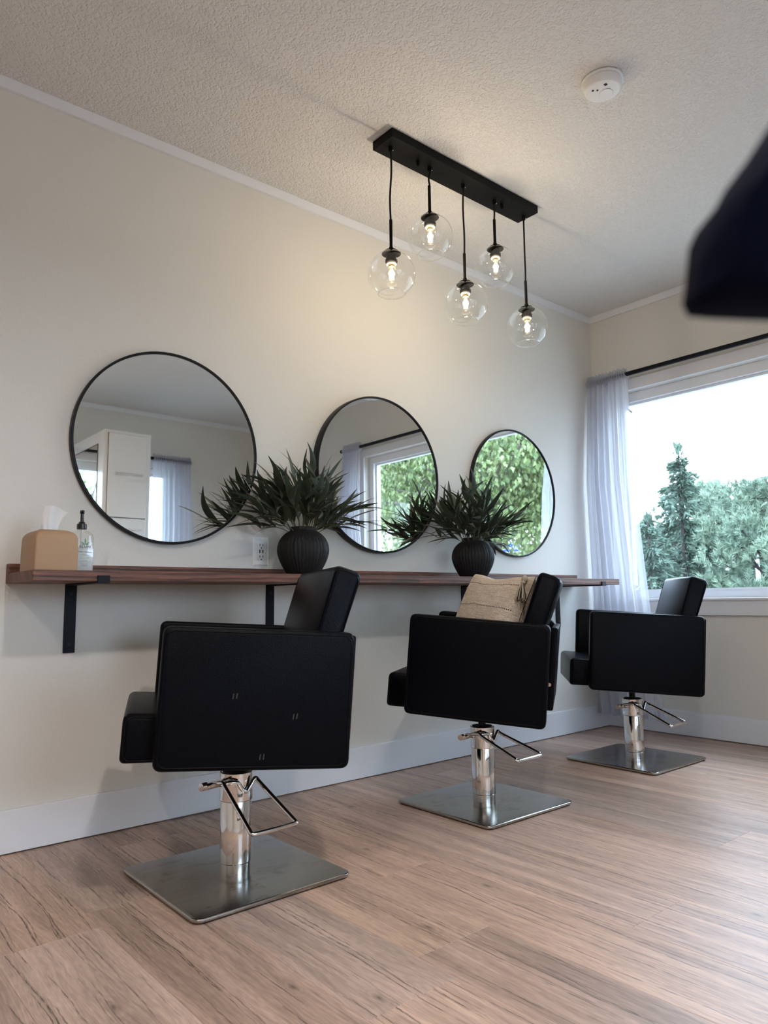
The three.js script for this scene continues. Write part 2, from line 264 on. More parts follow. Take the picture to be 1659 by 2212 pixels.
// ---------------------------------------------------------------- the shelf
{
  const t = thing('wall_shelf', 'long dark-stained wooden wall shelf with a raised back ledge', 'shelf', [-1.75, 0, 0]);
  const x0 = -3.208 + 1.75, x1 = -0.292 + 1.75;
  const b = rbox(x1 - x0, 0.031, 0.262, 0.003, (x0 + x1) / 2, 0.8125, 0.164); uvMetres(b);
  const uvA = b.attributes.uv, p = b.attributes.position, nn = b.attributes.normal; for (let i = 0; i < uvA.count; i++) uvA.setXY(i, p.getX(i) * 0.45, (p.getZ(i) * 1 + p.getY(i)) * 1.3 + 0.07);
  part('board', b, M.shelf, t);
  const l = rbox(x1 - x0, 0.060, 0.032, 0.003, (x0 + x1) / 2, 0.827, 0.0165); const ul = l.attributes.uv, pl = l.attributes.position; for (let i = 0; i < ul.count; i++) ul.setXY(i, pl.getX(i) * 0.45 + 0.3, (pl.getZ(i) + pl.getY(i)) * 1.4 + 0.3);
  part('back_ledge', l, M.shelf, t);
}
for (const [x, label] of [[-3.015, 'black steel shelf bracket under the tissue box'], [-2.272, 'black steel shelf bracket below the white wall outlet'], [-1.185, 'black steel shelf bracket behind the chair with the cushion'], [-0.445, 'black steel shelf bracket at the shelf end by the curtain']]) {
  const t = thing('shelf_bracket', label, 'bracket', [x, 0, 0], 0, 'brackets carrying the long shelf'), w = 0.036;
  part('wall_leg', rbox(w, 0.218, 0.005, 0.001, 0, 0.6865, 0.0030), M.iron, t);
  part('arm', rbox(w, 0.005, 0.300, 0.001, 0, 0.7940, 0.1507), M.iron, t);
  part('front_lip', rbox(w, 0.022, 0.005, 0.001, 0, 0.8028, 0.2988), M.iron, t);
  for (const y of [0.765, 0.605]) part('screw', merge([cyl(0.0055, 0.0055, 0.002, 0, 0, 0, 16).rotateX(Math.PI / 2).translate(0, y, 0.0062)]), M.dark, t);
}
{
  const t = thing('wall_outlet', 'white wall outlet with two sockets and two usb ports', 'outlet', [-2.315, 0.9245, 0]);
  const pl = loft([[0, 0.0702, 0.1122], [0.002, 0.0702, 0.1122], [0.006, 0.058, 0.100]].map(([z, w, h]) => rrect(w, h, 0.002, 3).map(([x, y]) => V(x, y, z + 0.0003)).reverse()), 0.3);
  part('cover_plate', pl, M.white, t);
  const f = part('socket_face', rbox(0.0325, 0.0665, 0.006, 0.0015, 0, 0, 0.0054), M.white, t);
  for (const s of [-1, 1]) { for (const x of [-0.0063, 0.0063]) part('slot', box(0.0023, x < 0 ? 0.0085 : 0.0072, 0.001, x, 0.0265 * s + (s > 0 ? 0 : 0.0085) - 0.001, 0.0085), M.dark, f); part('ground_hole', cyl(0.0025, 0.0025, 0.001, 0, 0, 0, 14).rotateX(Math.PI / 2).translate(0, 0.0265 * s + (s > 0 ? -0.0125 : -0.004), 0.0085), M.dark, f); }
  for (const x of [-0.0068, 0.0068]) part('usb_port', box(0.0045, 0.0130, 0.001, x, 0.0005, 0.0085), M.dark, f);
  for (const y of [-0.0485, 0.0485]) part('screw', new THREE.SphereGeometry(0.0032, 16, 8).scale(1, 1, 0.4).translate(0, y, 0.0062), M.white, t);
}

// ---------------------------------------------------------------- styling chairs
const TA = [0.060, 0.092, 0.066];
function slabGeo(pts, halfW, bevel, seg = 4) {        // profile in (forward, height), extruded across
  const s = new THREE.Shape(pts.map(([f, y]) => new THREE.Vector2(f, y)));
  const g = new THREE.ExtrudeGeometry(s, { depth: 2 * (halfW - bevel), bevelEnabled: true, bevelThickness: bevel, bevelSize: bevel, bevelOffset: -bevel, bevelSegments: seg, curveSegments: 10 });
  g.translate(0, 0, -(halfW - bevel)); const q = toCreasedNormals(g, 0.9); uvMetres(q); return q;   // x forward, y up, z across
}
function roundPoly(pts, r, n = 5) {                    // round the corners of a polygon
  const out = [], N = pts.length;
  for (let i = 0; i < N; i++) {
    const p = new THREE.Vector2(...pts[i]), a = new THREE.Vector2(...pts[(i + N - 1) % N]).sub(p), b = new THREE.Vector2(...pts[(i + 1) % N]).sub(p), rr = Math.min(Array.isArray(r) ? r[i] : r, a.length() * 0.45, b.length() * 0.45);
    const A = p.clone().addScaledVector(a.normalize(), rr), B = p.clone().addScaledVector(b.normalize(), rr);
    for (let k = 0; k <= n; k++) { const t = k / n; out.push([(1 - t) * (1 - t) * A.x + 2 * t * (1 - t) * p.x + t * t * B.x, (1 - t) * (1 - t) * A.y + 2 * t * (1 - t) * p.y + t * t * B.y]); }
  }
  return out;
}
const armPts = roundPoly([[-0.250, 0.332], [0.217, 0.332], [0.217, 0.665], [-0.250, 0.665]], 0.022);
const seatPts = roundPoly([[-0.20, 0.352], [0.291, 0.341], [0.291, 0.457], [-0.20, 0.45]], [0.01, 0.014, 0.022, 0.01]);
const backPts = roundPoly([[-0.176, 0.46], [-0.104, 0.46], [-0.203, 0.838], [-0.278, 0.819]], [0.01, 0.01, 0.018, 0.024]);
const chairGeo = {
  base: (() => { const s = rshape(0.452, 0.452, 0.026, 8); const g = new THREE.ExtrudeGeometry(s, { depth: 0.002, bevelEnabled: true, bevelThickness: 0.004, bevelSize: 0.004, bevelOffset: -0.004, bevelSegments: 5, curveSegments: 8 }); g.rotateX(-Math.PI / 2).translate(0, 0.0075, 0); const q = toCreasedNormals(g, 0.45); uvMetres(q); return q; })(),
  pad: (() => { const g = new THREE.ExtrudeGeometry(rshape(0.440, 0.440, 0.022, 6), { depth: 0.0035, bevelEnabled: false }); return g.rotateX(-Math.PI / 2).translate(0, 0.0002, 0); })(),
  ring: lathe([[0.0, 0.012], [0.0392, 0.012], [0.0396, 0.014], [0.0396, 0.036], [0.0385, 0.038], [0.0, 0.038]], 64),
  column: lathe([[0.0, 0.0375], [0.0412, 0.0375], [0.0416, 0.040], [0.0416, 0.2], [0.0, 0.2]], 64),
  sleeve: lathe([[0.0, 0.198], [0.0438, 0.198], [0.0442, 0.200], [0.0442, 0.270], [0.0430, 0.2735], [0.0360, 0.2735], [0.0360, 0.268], [0, 0.268]], 64),
  sleeveCap: cyl(0.0355, 0.0355, 0.006, 0, 0.2715, 0), 
  shaft: merge([cyl(0.0135, 0.0135, 0.06, 0, 0.297, 0), cyl(0.022, 0.020, 0.016, 0, 0.318, 0)]),
  pivot: merge([cyl(0.0085, 0.0085, 0.046, 0, 0, 0, 20).rotateZ(Math.PI / 2).rotateY(0.25).translate(-0.063, 0.240, -0.018), cyl(0.0105, 0.0105, 0.018, 0, 0, 0, 20).rotateZ(Math.PI / 2).rotateY(0.25).translate(-0.086, 0.240, -0.022)]),
  arm: slabGeo(armPts, 0.0235, 0.011), seat: slabGeo(seatPts, 0.240, 0.014), back: slabGeo(backPts, 0.243, 0.013),
  shell: slabGeo(roundPoly([[-0.268, 0.385], [-0.236, 0.385], [-0.248, 0.655], [-0.272, 0.655]], 0.008), 0.225, 0.005),
  under: slabGeo(roundPoly([[-0.20, 0.328], [0.195, 0.328], [0.205, 0.352], [-0.20, 0.352]], 0.006), 0.215, 0.004),
};
const pipe = (pts, z, r = 0.0021) => tube(pts.filter((_, i) => i % 1 === 0).map(([f, y]) => V(f, y, z)), r, pts.length * 4, 6, true, 0.1);
const insetPts = (pts, d) => { const cx = pts.reduce((s, p) => s + p[0], 0) / pts.length, cy = pts.reduce((s, p) => s + p[1], 0) / pts.length, hx = Math.max(...pts.map((p) => Math.abs(p[0] - cx))), hy = Math.max(...pts.map((p) => Math.abs(p[1] - cy))); return pts.map(([x, y]) => [cx + (x - cx) * (1 - d / hx), cy + (y - cy) * (1 - d / hy)]); };
chairGeo.armPipe = pipe(insetPts(armPts, 0.0095), 0.0232, 0.0017);
chairGeo.backPipe = pipe(insetPts(backPts, 0.009), 0.2425, 0.0018);
chairGeo.seatPipe = pipe(insetPts(seatPts, 0.008), 0.2393, 0.0018);
function stylingChair(i, bx, bz, th, h, lever, label) {
  const t = thing('styling_chair', label, 'chair', [bx, 0, bz], 0, 'black salon chairs along the shelf');
  part('floor_pad', chairGeo.pad, M.dark, t);
  const bp = part('base_plate', chairGeo.base, M.steel, t); bp.userData.label = 'square brushed steel base plate';
  part('base_ring', chairGeo.ring, M.steelEdge, t); part('column', chairGeo.column, M.chrome, t);
  const sl = part('sleeve', chairGeo.sleeve, M.chrome, t); part('sleeve_cap', chairGeo.sleeveCap, M.dark, sl);
  part('shaft', chairGeo.shaft, M.black, t); part('lever_pivot', chairGeo.pivot, M.chrome, t);
  const d = lever;
  const loop = [[-0.058, 0.243, -0.026], [-0.0615, 0.252, 0.012], [-0.062, 0.256, 0.042], [-0.0645, 0.247, 0.062], [-0.078, 0.190 + d, 0.207], [-0.078, 0.183 + d, 0.220], [-0.066, 0.1815 + d, 0.2245], [0.040, 0.1825 + d, 0.2235], [0.052, 0.185 + d, 0.216], [0.0505, 0.191 + d, 0.203], [0.038, 0.246, 0.060], [0.036, 0.2545, 0.046], [0.030, 0.254, 0.046], [0.018, 0.240, 0.0475], [0.004, 0.226, 0.0495], [-0.008, 0.232, 0.0495], [-0.022, 0.2515, 0.049], [-0.040, 0.2545, 0.046], [-0.058, 0.2525, 0.034]].map((q) => V(...q));
  part('pump_lever', tube(loop, 0.0058, 240, 12, false, 0.35), M.chrome, t);
  // upper body: turned by th and tipped back by TA[i] about a point 0.45 m up
  const m = new THREE.Matrix4().makeTranslation(0, 0.45 + h, 0).multiply(new THREE.Matrix4().makeRotationY(Math.PI - th)).multiply(new THREE.Matrix4().makeRotationZ(TA[i])).multiply(new THREE.Matrix4().makeTranslation(0, -0.45, 0));
  const put = (n, g, mat, x = 0, y = 0, z = 0) => { const q = part(n, g, mat, t); q.applyMatrix4(m.clone().multiply(new THREE.Matrix4().makeTranslation(x, y, z))); return q; };
  put('seat_frame', chairGeo.under, M.black);
  const seat = put('seat', chairGeo.seat, M.leather), back = put('backrest', chairGeo.back, M.leather);
  for (const s of [-1, 1]) { const q = part('piping', chairGeo.seatPipe, M.piping, seat); q.scale.z = s; const q2 = part('piping', chairGeo.backPipe, M.piping, back); q2.scale.z = s; }
  put('back_panel', chairGeo.shell, M.leather);
  for (const s of [-1, 1]) { const a = put('armrest', chairGeo.arm, M.leather, 0, 0, 0.2700 * s); for (const k of [-1, 1]) { const q = part('piping', chairGeo.armPipe, M.piping, a); q.scale.z = k; } }
  for (const s of [-1, 1]) put('bolt', cyl(0.006, 0.006, 0.006, 0, 0, 0, 16).rotateX(Math.PI / 2), M.chrome, -0.2525, 0.47, 0.235 * s);
  t.userData.upper = undefined; delete t.userData.upper; t.upperMatrix = m; return t;
}
stylingChair(0, -2.748, 0.612, 0.395, 0, -0.011, 'black salon chair with pale scuffs on its side, under the white wall outlet');
{
  const c = scene.children[scene.children.length - 1], m = c.upperMatrix, g = new THREE.BoxGeometry(0.0026, 0.013, 0.0006), sc = std({ color: lin(0.035, 0.036, 0.032), roughness: 0.8 });
  for (const [f, y] of [[0.045, 0.505], [-0.103, 0.458], [-0.028, 0.364]]) for (const k of [0, 1]) { const q = part('scuff', g, sc, c); q.applyMatrix4(m.clone().multiply(new THREE.Matrix4().makeTranslation(f - k * 0.0085, y + 0.001 * k, -0.2938)).multiply(new THREE.Matrix4().makeRotationZ(0.12))); }
}
const chair2 = stylingChair(1, -1.742, 0.604, 0.956, 0.002, 0.012, 'black salon chair holding a beige cushion on its seat');
stylingChair(2, -0.710, 0.588, 0.853, -0.003, 0, 'black salon chair standing in front of the window and curtain');

// ---------------------------------------------------------------- pendant lamp
{
  const pz = 0.560;
  const t = thing('pendant_lamp', 'black rectangular ceiling lamp with five clear glass globes on cords', 'lamp', [-1.72, TOP, pz]);
  const cp = part('canopy', rbox(0.845, 0.034, 0.112, 0.002, 0, -0.018, 0), M.fixture, t);
  for (const x of [-0.245, 0.245]) part('canopy_nut', merge([cyl(0.007, 0.007, 0.016, x, -0.043, 0.002, 20), new THREE.SphereGeometry(0.007, 16, 8).translate(x, -0.051, 0.002)]), M.fixture, t);
  const globes = [[846, 593], [929.5, 512], [1006, 656], [1071, 577], [1139, 707]];
  const R = 0.0878, cut = 0.049, yb = -Math.sqrt(R * R - cut * cut);
  const prof = []; for (let k = 0; k <= 26; k++) { const a0 = Math.acos(0.012 / R), a1 = Math.asin(yb / R), a = a0 + (a1 - a0) * k / 26; prof.push([R * Math.cos(a), R * Math.sin(a)]); }
  const globeG = lathe(prof, 64), rimG = new THREE.TorusGeometry(cut, 0.0019, 10, 64).rotateX(Math.PI / 2).translate(0, yb, 0);
  const capG = lathe([[0, 0.0865], [0.010, 0.0862], [0.034, 0.0795], [0.035, 0.0782], [0.034, 0.0775], [0.0, 0.0785]], 40);
  const outerCapG = lathe([[0, 0.0940], [0.008, 0.0938], [0.026, 0.0885], [0.0275, 0.0868], [0.012, 0.0888]], 40);
  const sockG = lathe([[0.016, 0.079], [0.0195, 0.073], [0.0195, 0.058], [0.0225, 0.056], [0.0225, 0.047], [0.0205, 0.044], [0, 0.044]], 32);
  const ringG = lathe([[0, 0.0445], [0.0175, 0.0445], [0.0185, 0.043], [0.0185, 0.0385], [0.0175, 0.037], [0, 0.037]], 32);
  const screwG = lathe([[0, 0.0375], [0.0125, 0.0375], [0.0132, 0.035], [0.0125, 0.032], [0.0132, 0.029], [0.0125, 0.026], [0.0, 0.026]], 24);
  const bulbG = lathe([[0.0125, 0.027], [0.0145, 0.020], [0.0205, 0.008], [0.0225, -0.004], [0.0205, -0.016], [0.013, -0.025], [0.005, -0.0285], [0.0001, -0.029]], 32);
  const filG = merge([0, 1, 2, 3].map((k) => new THREE.CapsuleGeometry(0.0038, 0.026, 4, 8).rotateZ(0.16).translate(0.0048, 0, 0).rotateY(k * Math.PI / 2).translate(0, -0.003, 0)));
  const post = merge([cyl(0.0022, 0.004, 0.02, 0, 0.018, 0, 12)]);
  globes.forEach(([px, py], k) => {
    const c = onZ(px, py, pz), lx = c.x + 1.72, ly = c.y - TOP, top = lx + 0.004;
    const at = (n, g, m, par = t) => { const q = part(n, g, m, par); q.position.set(lx, ly, 0); return q; };
    part('cord_grip', cyl(0.008, 0.008, 0.018, top, -0.044, 0, 20), M.fixture, t);
    part('set_screw', new THREE.SphereGeometry(0.0028, 10, 8).translate(top + 0.006, -0.047, 0.006), M.chrome, t);
    const y0 = -0.05, y1 = ly + 0.205, n = 6, cord = []; for (let i = 0; i <= n; i++) { const s = i / n; cord.push(V(top + (lx - top) * s + 0.0022 * Math.sin(s * 7 + k * 1.7), y0 + (y1 - y0) * s, 0.002 * Math.sin(s * 6 + k))); } cord[n].x = lx; cord[n].z = 0;
    part('cord', tube(cord, 0.0037, 40, 8), M.black, t);
    part('stem', merge([cyl(0.0060, 0.0060, 0.115, lx, ly + 0.1525, 0, 20), cyl(0.0082, 0.0082, 0.012, lx, ly + 0.098, 0, 20)]), M.fixture, t);
    at('outer_cap', outerCapG, M.fixture); at('inner_cap', capG, M.fixture); at('socket', sockG, M.fixture); at('socket_ring', ringG, M.porcelain);
    const gl = at('glass_globe', globeG, M.glass); part('glass_rim', rimG, M.rim, gl);
    const b = at('bulb', bulbG, M.glass); part('bulb_screw', screwG, M.brass, b); part('bulb_post', post, M.porcelain, b); part('filament', filG, M.filament, b);
    const L = new THREE.PointLight(LAMP.color, LAMP.intensity, 0, 2); L.position.set(lx, ly - 0.003, 0); L.castShadow = true; L.shadow.radius = 0.6; L.name = 'bulb_light'; t.add(L);
  });
}
{
  const t = thing('smoke_alarm', 'round white smoke alarm on the textured ceiling', 'smoke alarm', [-1.752, TOP, 1.236]);
  part('mount', lathe([[0, -0.0005], [0.0655, -0.0005], [0.068, -0.003], [0.068, -0.0075], [0.066, -0.0095], [0.0, -0.0095]], 64), M.white, t);
  part('body', lathe([[0, -0.009], [0.061, -0.009], [0.062, -0.012], [0.0605, -0.0155], [0.0605, -0.027], [0.058, -0.034], [0.053, -0.0375], [0.0, -0.0385]], 64), M.white, t);
  part('test_button', lathe([[0, -0.038], [0.022, -0.038], [0.022, -0.0395], [0.0205, -0.0402], [0, -0.0404]], 40).translate(0.014, 0, 0.004), M.white, t);
  for (const [x, z, r] of [[-0.030, -0.018, 0.0035], [-0.020, -0.007, 0.0032]]) part('indicator_hole', cyl(r, r, 0.002, x, -0.0385, z, 16), M.dark, t);
  part('sounder_vent', merge([0, 1, 2, 3].map((k) => box(0.0016, 0.002, 0.009, -0.027 + k * 0.0027, -0.0385, 0.026))), M.dark, t);
}

for (const [x, z, label] of [[-3.22, 2.36, 'round white ceiling light opposite the tissue box end of the shelf'], [-4.62, 2.36, 'round white ceiling light between the shelf end and the end wall']]) {
  const t = thing('ceiling_light', label, 'ceiling light', [x, TOP, z], 0, 'round ceiling lights');
  part('mount', lathe([[0, -0.0005], [0.085, -0.0005], [0.085, -0.018], [0.080, -0.020], [0, -0.020]], 48), M.white, t);
  part('diffuser', lathe([[0.078, -0.0205], [0.078, -0.060], [0.070, -0.078], [0.045, -0.088], [0.0001, -0.090]], 48), std({ color: lin(0.8, 0.8, 0.8), emissive: lin(1, 0.88, 0.76), emissiveIntensity: 6, side: THREE.DoubleSide }), t);
  const L = new THREE.SpotLight(DOWNLIGHT.color, DOWNLIGHT.intensity, 0, 1.42, 0.9, 2); L.position.set(0, -0.062, 0); L.target.position.set(0, -2, 0); L.target.name = 'ceiling_bulb_target'; t.add(L.target); L.castShadow = true; L.shadow.radius = 2.6; L.name = 'ceiling_bulb'; t.add(L);
}

// ---------------------------------------------------------------- vases and greenery
const vaseProfile = [[0.050, 0.0], [0.058, 0.004], [0.072, 0.025], [0.087, 0.055], [0.0960, 0.085], [0.0968, 0.100], [0.093, 0.120], [0.083, 0.140], [0.066, 0.158], [0.052, 0.167], [0.0475, 0.170]];
const vaseGeo = (() => {
  const curve = new THREE.CatmullRomCurve3(vaseProfile.map(([r, y]) => V(r, y, 0)));
  return toCreasedNormals(grid(40 * 8, 34, (u, v) => { const q = curve.getPoint(v), a = -u * 2 * Math.PI, w = Math.min(1, Math.min(v, 1 - v) * 9), rib = Math.abs(Math.sin(u * 40 * Math.PI + v * 1.2)); return V((q.x + 0.0046 * w * (rib - 0.6)) * Math.cos(a), q.y, (q.x + 0.0046 * w * (rib - 0.6)) * Math.sin(a)); }), 1.2);
})();
const neckGeo = lathe([[0.044, 0.160], [0.0485, 0.168], [0.0500, 0.171], [0.0505, 0.181], [0.0485, 0.183], [0.0445, 0.182], [0.043, 0.165], [0.042, 0.15]], 64);
const leafGeos = [0, 1, 2, 3].map((k) => {
  const bend = [0.14, 0.30, 0.46, 0.22][k], tw = [0.1, -0.3, 0.35, 0.7][k], wd = [0.070, 0.080, 0.064, 0.086][k];
  return grid(2, 12, (u, v) => {
    const s = (u - 0.5) * 2, ww = wd * Math.pow(Math.sin(Math.PI * Math.pow(v * 0.97 + 0.015, 0.72)), 0.85) * (1 - 0.25 * v), a = tw * v, x = s * ww, y = Math.abs(s) * ww * 0.30;
    return V(x * Math.cos(a) - y * Math.sin(a) + 0.05 * k * Math.sin(v * 3) * (k % 2 ? 1 : -1), y * Math.cos(a) + x * Math.sin(a) - bend * v * v, v);
  });
});
function leafBunch(seed, x, y, z, label, lean) {
  const t = thing('leaf_bunch', label, 'foliage', [x, y, z], 0, 'leafy bunches in the ribbed vases'), r = R3(seed);
  const NS = 27, up = V(0, 1, 0);
  for (let i = 0; i < NS; i++) {
    const a = i * 2.399963 + r() * 0.5, e = i < 4 ? 0.12 + 0.2 * r() : 0.25 + 1.12 * Math.sqrt((i - 3) / (NS - 4)) * (0.85 + 0.2 * r());
    const dir = V(Math.sin(e) * Math.cos(a) * 1.1 + lean[0], Math.cos(e) + 0.10, Math.sin(e) * Math.sin(a) * (Math.sin(a) < 0 ? 0.45 : 0.95) + lean[1]).normalize();
    const len = (0.15 + 0.075 * r()) * (0.8 + 0.35 * Math.cos(e)), droop = 0.10 * Math.sin(e);
    const base = V(Math.cos(a) * 0.022, -0.03, Math.sin(a) * 0.022);
    const P = (s) => base.clone().addScaledVector(dir, len * s).add(V(0, 0.02 * Math.sin(s * 2.5) - droop * s * s * len * 2, 0));
    const st = part('stem', tube([P(0), P(0.35), P(0.7), P(1)], 0.0016, 10, 5), M.stem, t);
    const nl = 8 + Math.floor(r() * 3);
    for (let k = 0; k < nl; k++) {
      const s = k === nl - 1 ? 1 : 0.30 + 0.66 * k / (nl - 1) + 0.05 * r(), p = P(s);
      const side = V(r() - 0.5, r() - 0.5, r() - 0.5).cross(dir).normalize(), open = k === nl - 1 ? 0.12 : 0.30 + 0.45 * r();
      let ld = dir.clone().multiplyScalar(Math.cos(open)).addScaledVector(side, Math.sin(open)).add(V(0, 0.12, 0)).normalize();
      const L = (0.105 + 0.065 * r()) * (k < 2 ? 0.85 : 1);
      const wz = z + p.z + ld.z * L; if (wz < 0.052) { ld.z += (0.052 - wz) / L + 0.03; ld.normalize(); }
      let n = up.clone().addScaledVector(side, 0.5 * (r() - 0.5)).add(V((r() - 0.5) * 0.7, 0, (r() - 0.5) * 0.7)); const xx = n.clone().cross(ld).normalize(); n = ld.clone().cross(xx).normalize();
      const q = part('leaf', leafGeos[Math.floor(r() * 4)], M.leaf[Math.floor(r() * r() * 4)], st);
      q.matrixAutoUpdate = true; q.quaternion.setFromRotationMatrix(new THREE.Matrix4().makeBasis(xx, n, ld)); q.position.copy(p); q.scale.set(L * (0.95 + 0.4 * r()), L, L);
    }
  }
  return t;
}
for (const [x, z, vl, bl, seed, lean] of [
  [-2.222, 0.158, 'black ribbed round vase beside the wall outlet', 'dark green long-leaved bunch in the vase beside the outlet', 401, [0.06, 0.0]],
  [-1.283, 0.160, 'black ribbed round vase behind the beige cushion', 'dark green long-leaved bunch in the vase behind the beige cushion', 812, [0.02, 0.0]]]) {
  const t = thing('ribbed_vase', vl, 'vase', [x, 0.8282, z], seed, 'black ribbed vases on the shelf'); part('body', vaseGeo, M.vase, t); part('neck', neckGeo, M.vase, t);
  leafBunch(seed, x, 0.8282 + 0.172, z, bl, lean);
}

// ---------------------------------------------------------------- tissue box and bottle
{
  const t = thing('tissue_box_cover', 'tan leather tissue box cover on the shelf end', 'tissue box', [-3.1455, 0.8282, 0.2165], 0.02);
  const w = 0.118, d = 0.140, h = 0.118, ring = (y, e, r) => rrect(w - 2 * e, d - 2 * e, r, 6).map(([x, z]) => V(x, y, z));
  const lev = [[0, 0, 0.006], [0.002, -0.0003, 0.006], [0.06, 0, 0.006], [h - 0.026, 0.001, 0.007]]; for (let k = 1; k <= 7; k++) { const a = k / 7 * Math.PI / 2; lev.push([h - 0.026 + 0.024 * Math.sin(a), 0.001 + 0.026 * (1 - Math.cos(a)), 0.007 + 0.016 * k / 7]); } lev.push([h, 0.045, 0.013]);
  part('cover', loft(lev.map(([y, e, r]) => ring(y, e, r).reverse()), 0.5), M.tan, t);
  for (const [sx, sz] of [[-1, 1], [1, 1], [-1, -1]]) part('seam', tube([V(sx * (w / 2 - 0.0016), 0.002, sz * (d / 2 - 0.0016)), V(sx * (w / 2 - 0.0016), 0.05, sz * (d / 2 - 0.0016)), V(sx * (w / 2 - 0.0030), h - 0.030, sz * (d / 2 - 0.0030))], 0.0009, 24, 6), M.tan, t);
  part('opening', new THREE.CylinderGeometry(0.03, 0.03, 0.001, 32).scale(1, 1, 0.5).translate(0, h + 0.0006, 0), M.dark, t);
  const s = thing('tissue', 'white paper tissue sticking out of the tan box', 'tissue', [-3.1455, 0.8282 + h, 0.2165], 0);
  part('sheet', grid(26, 18, (u, v) => { const wdt = 0.056 * (0.86 + 0.35 * v) , x = (u - 0.5) * wdt + 0.012 * v * v + 0.002, fold = 0.011 * Math.sin(u * 5.2 + v * 1.2) * (1 - 0.3 * v) + 0.0022 * Math.sin(u * 16 + v * 4) * (1 - v * 0.6); return V(x - 0.004 + 0.006 * v, 0.070 * v - 0.012 * u * v * v + 0.006 * Math.sin(u * 3.2) * v - 0.001, fold + 0.012 * v * Math.sin(u * 4)); }), M.tissue, s);
}
{
  const t = thing('lotion_bottle', 'clear pump bottle with a green leaf print and black pump', 'bottle', [-3.048, 0.8282, 0.190], 0.30);
  const w = 0.071, d = 0.038, ring = (y, k, r) => rrect(w * k, d * (0.45 + 0.55 * k), Math.min(r, d * (0.45 + 0.55 * k) / 2 - 0.0002), 6).map(([x, z]) => V(x, y, z)).reverse();
  part('bottle_body', loft([[0.0, 0.93, 0.009], [0.002, 0.98, 0.010], [0.006, 1, 0.011], [0.100, 1, 0.011], [0.108, 0.985, 0.012], [0.114, 0.92, 0.013], [0.119, 0.76, 0.013], [0.1225, 0.56, 0.012], [0.1255, 0.42, 0.011], [0.128, 0.36, 0.0108], [0.134, 0.35, 0.0105]].map((a) => ring(...a)), 1.1), phy({ color: lin(0.95, 0.96, 0.955), roughness: 0.03, transmission: 1, thickness: 0, ior: 1.42, side: THREE.DoubleSide }), t);
  part('lotion', loft([[0.0022, 0.90, 0.009], [0.006, 0.955, 0.0095], [0.0735, 0.955, 0.0095]].map((a) => ring(...a)), 0.8), phy({ color: lin(0.86, 0.87, 0.86), roughness: 0.25, transmission: 0.55, thickness: 0, ior: 1.33 }), t);
  part('dip_tube', cyl(0.0022, 0.0022, 0.118, 0, 0.068, 0, 12), phy({ color: lin(0.8, 0.8, 0.8), roughness: 0.3, transmission: 0.5, thickness: 0 }), t);
  const pump = part('pump', lathe([[0, 0.1285], [0.0138, 0.1285], [0.0143, 0.130], [0.0143, 0.1435], [0.0135, 0.1445], [0.0095, 0.1450], [0.0090, 0.1505], [0.0050, 0.1515], [0.0046, 0.1745], [0.0062, 0.176], [0.0068, 0.181], [0.0062, 0.186], [0, 0.187]], 40), M.plastic, t);
  part('nozzle', tube([V(0, 0.181, 0), V(-0.008, 0.1815, 0.010), V(-0.014, 0.180, 0.019), V(-0.016, 0.176, 0.022)], 0.0034, 16, 10), M.plastic, pump);
  const lab = canvas(512, 1024, (g) => {
    g.clearRect(0, 0, 512, 1024); const leaf = (x, y, L, w2, a) => { g.save(); g.translate(x, y); g.rotate(a); g.beginPath(); g.moveTo(0, 0); g.quadraticCurveTo(-w2, -L * 0.5, 0, -L); g.quadraticCurveTo(w2, -L * 0.5, 0, 0); g.fill(); g.restore(); };
    g.fillStyle = 'rgba(70,120,95,0.95)'; leaf(256, 250, 205, 46, 0); leaf(256, 250, 165, 34, 1.05); leaf(256, 250, 165, 34, -1.05); leaf(256, 254, 120, 26, 1.45); leaf(256, 254, 120, 26, -1.45);
    g.fillStyle = 'rgba(20,26,30,0.97)'; g.textAlign = 'center'; g.font = 'bold 100px serif'; g.fillText('HEMPZ', 256, 355); g.fillRect(30, 385, 450, 5);
    g.fillStyle = 'rgba(60,66,72,0.9)'; g.font = 'italic bold 56px serif'; g.fillText('Triple Moisture', 256, 500);
    for (const [y, L] of [[545, 190], [578, 310]]) for (let x = 256 - L / 2; x < 256 + L / 2; x += 22) g.fillRect(x, y, 15, 11);
    g.strokeStyle = 'rgba(70,130,95,0.9)'; g.lineWidth = 5; g.strokeRect(126, 640, 260, 50);
    for (const [y, L] of [[752, 180], [786, 400], [850, 240], [884, 170], [918, 200]]) for (let x = 256 - L / 2; x < 256 + L / 2; x += 20) g.fillRect(x, y, 14, 9);
  });
  const lm = std({ map: lab, transparent: true, roughness: 0.4 });
  part('print', new THREE.PlaneGeometry(0.056, 0.098).translate(0, 0.056, d / 2 + 0.0006), lm, t);
}

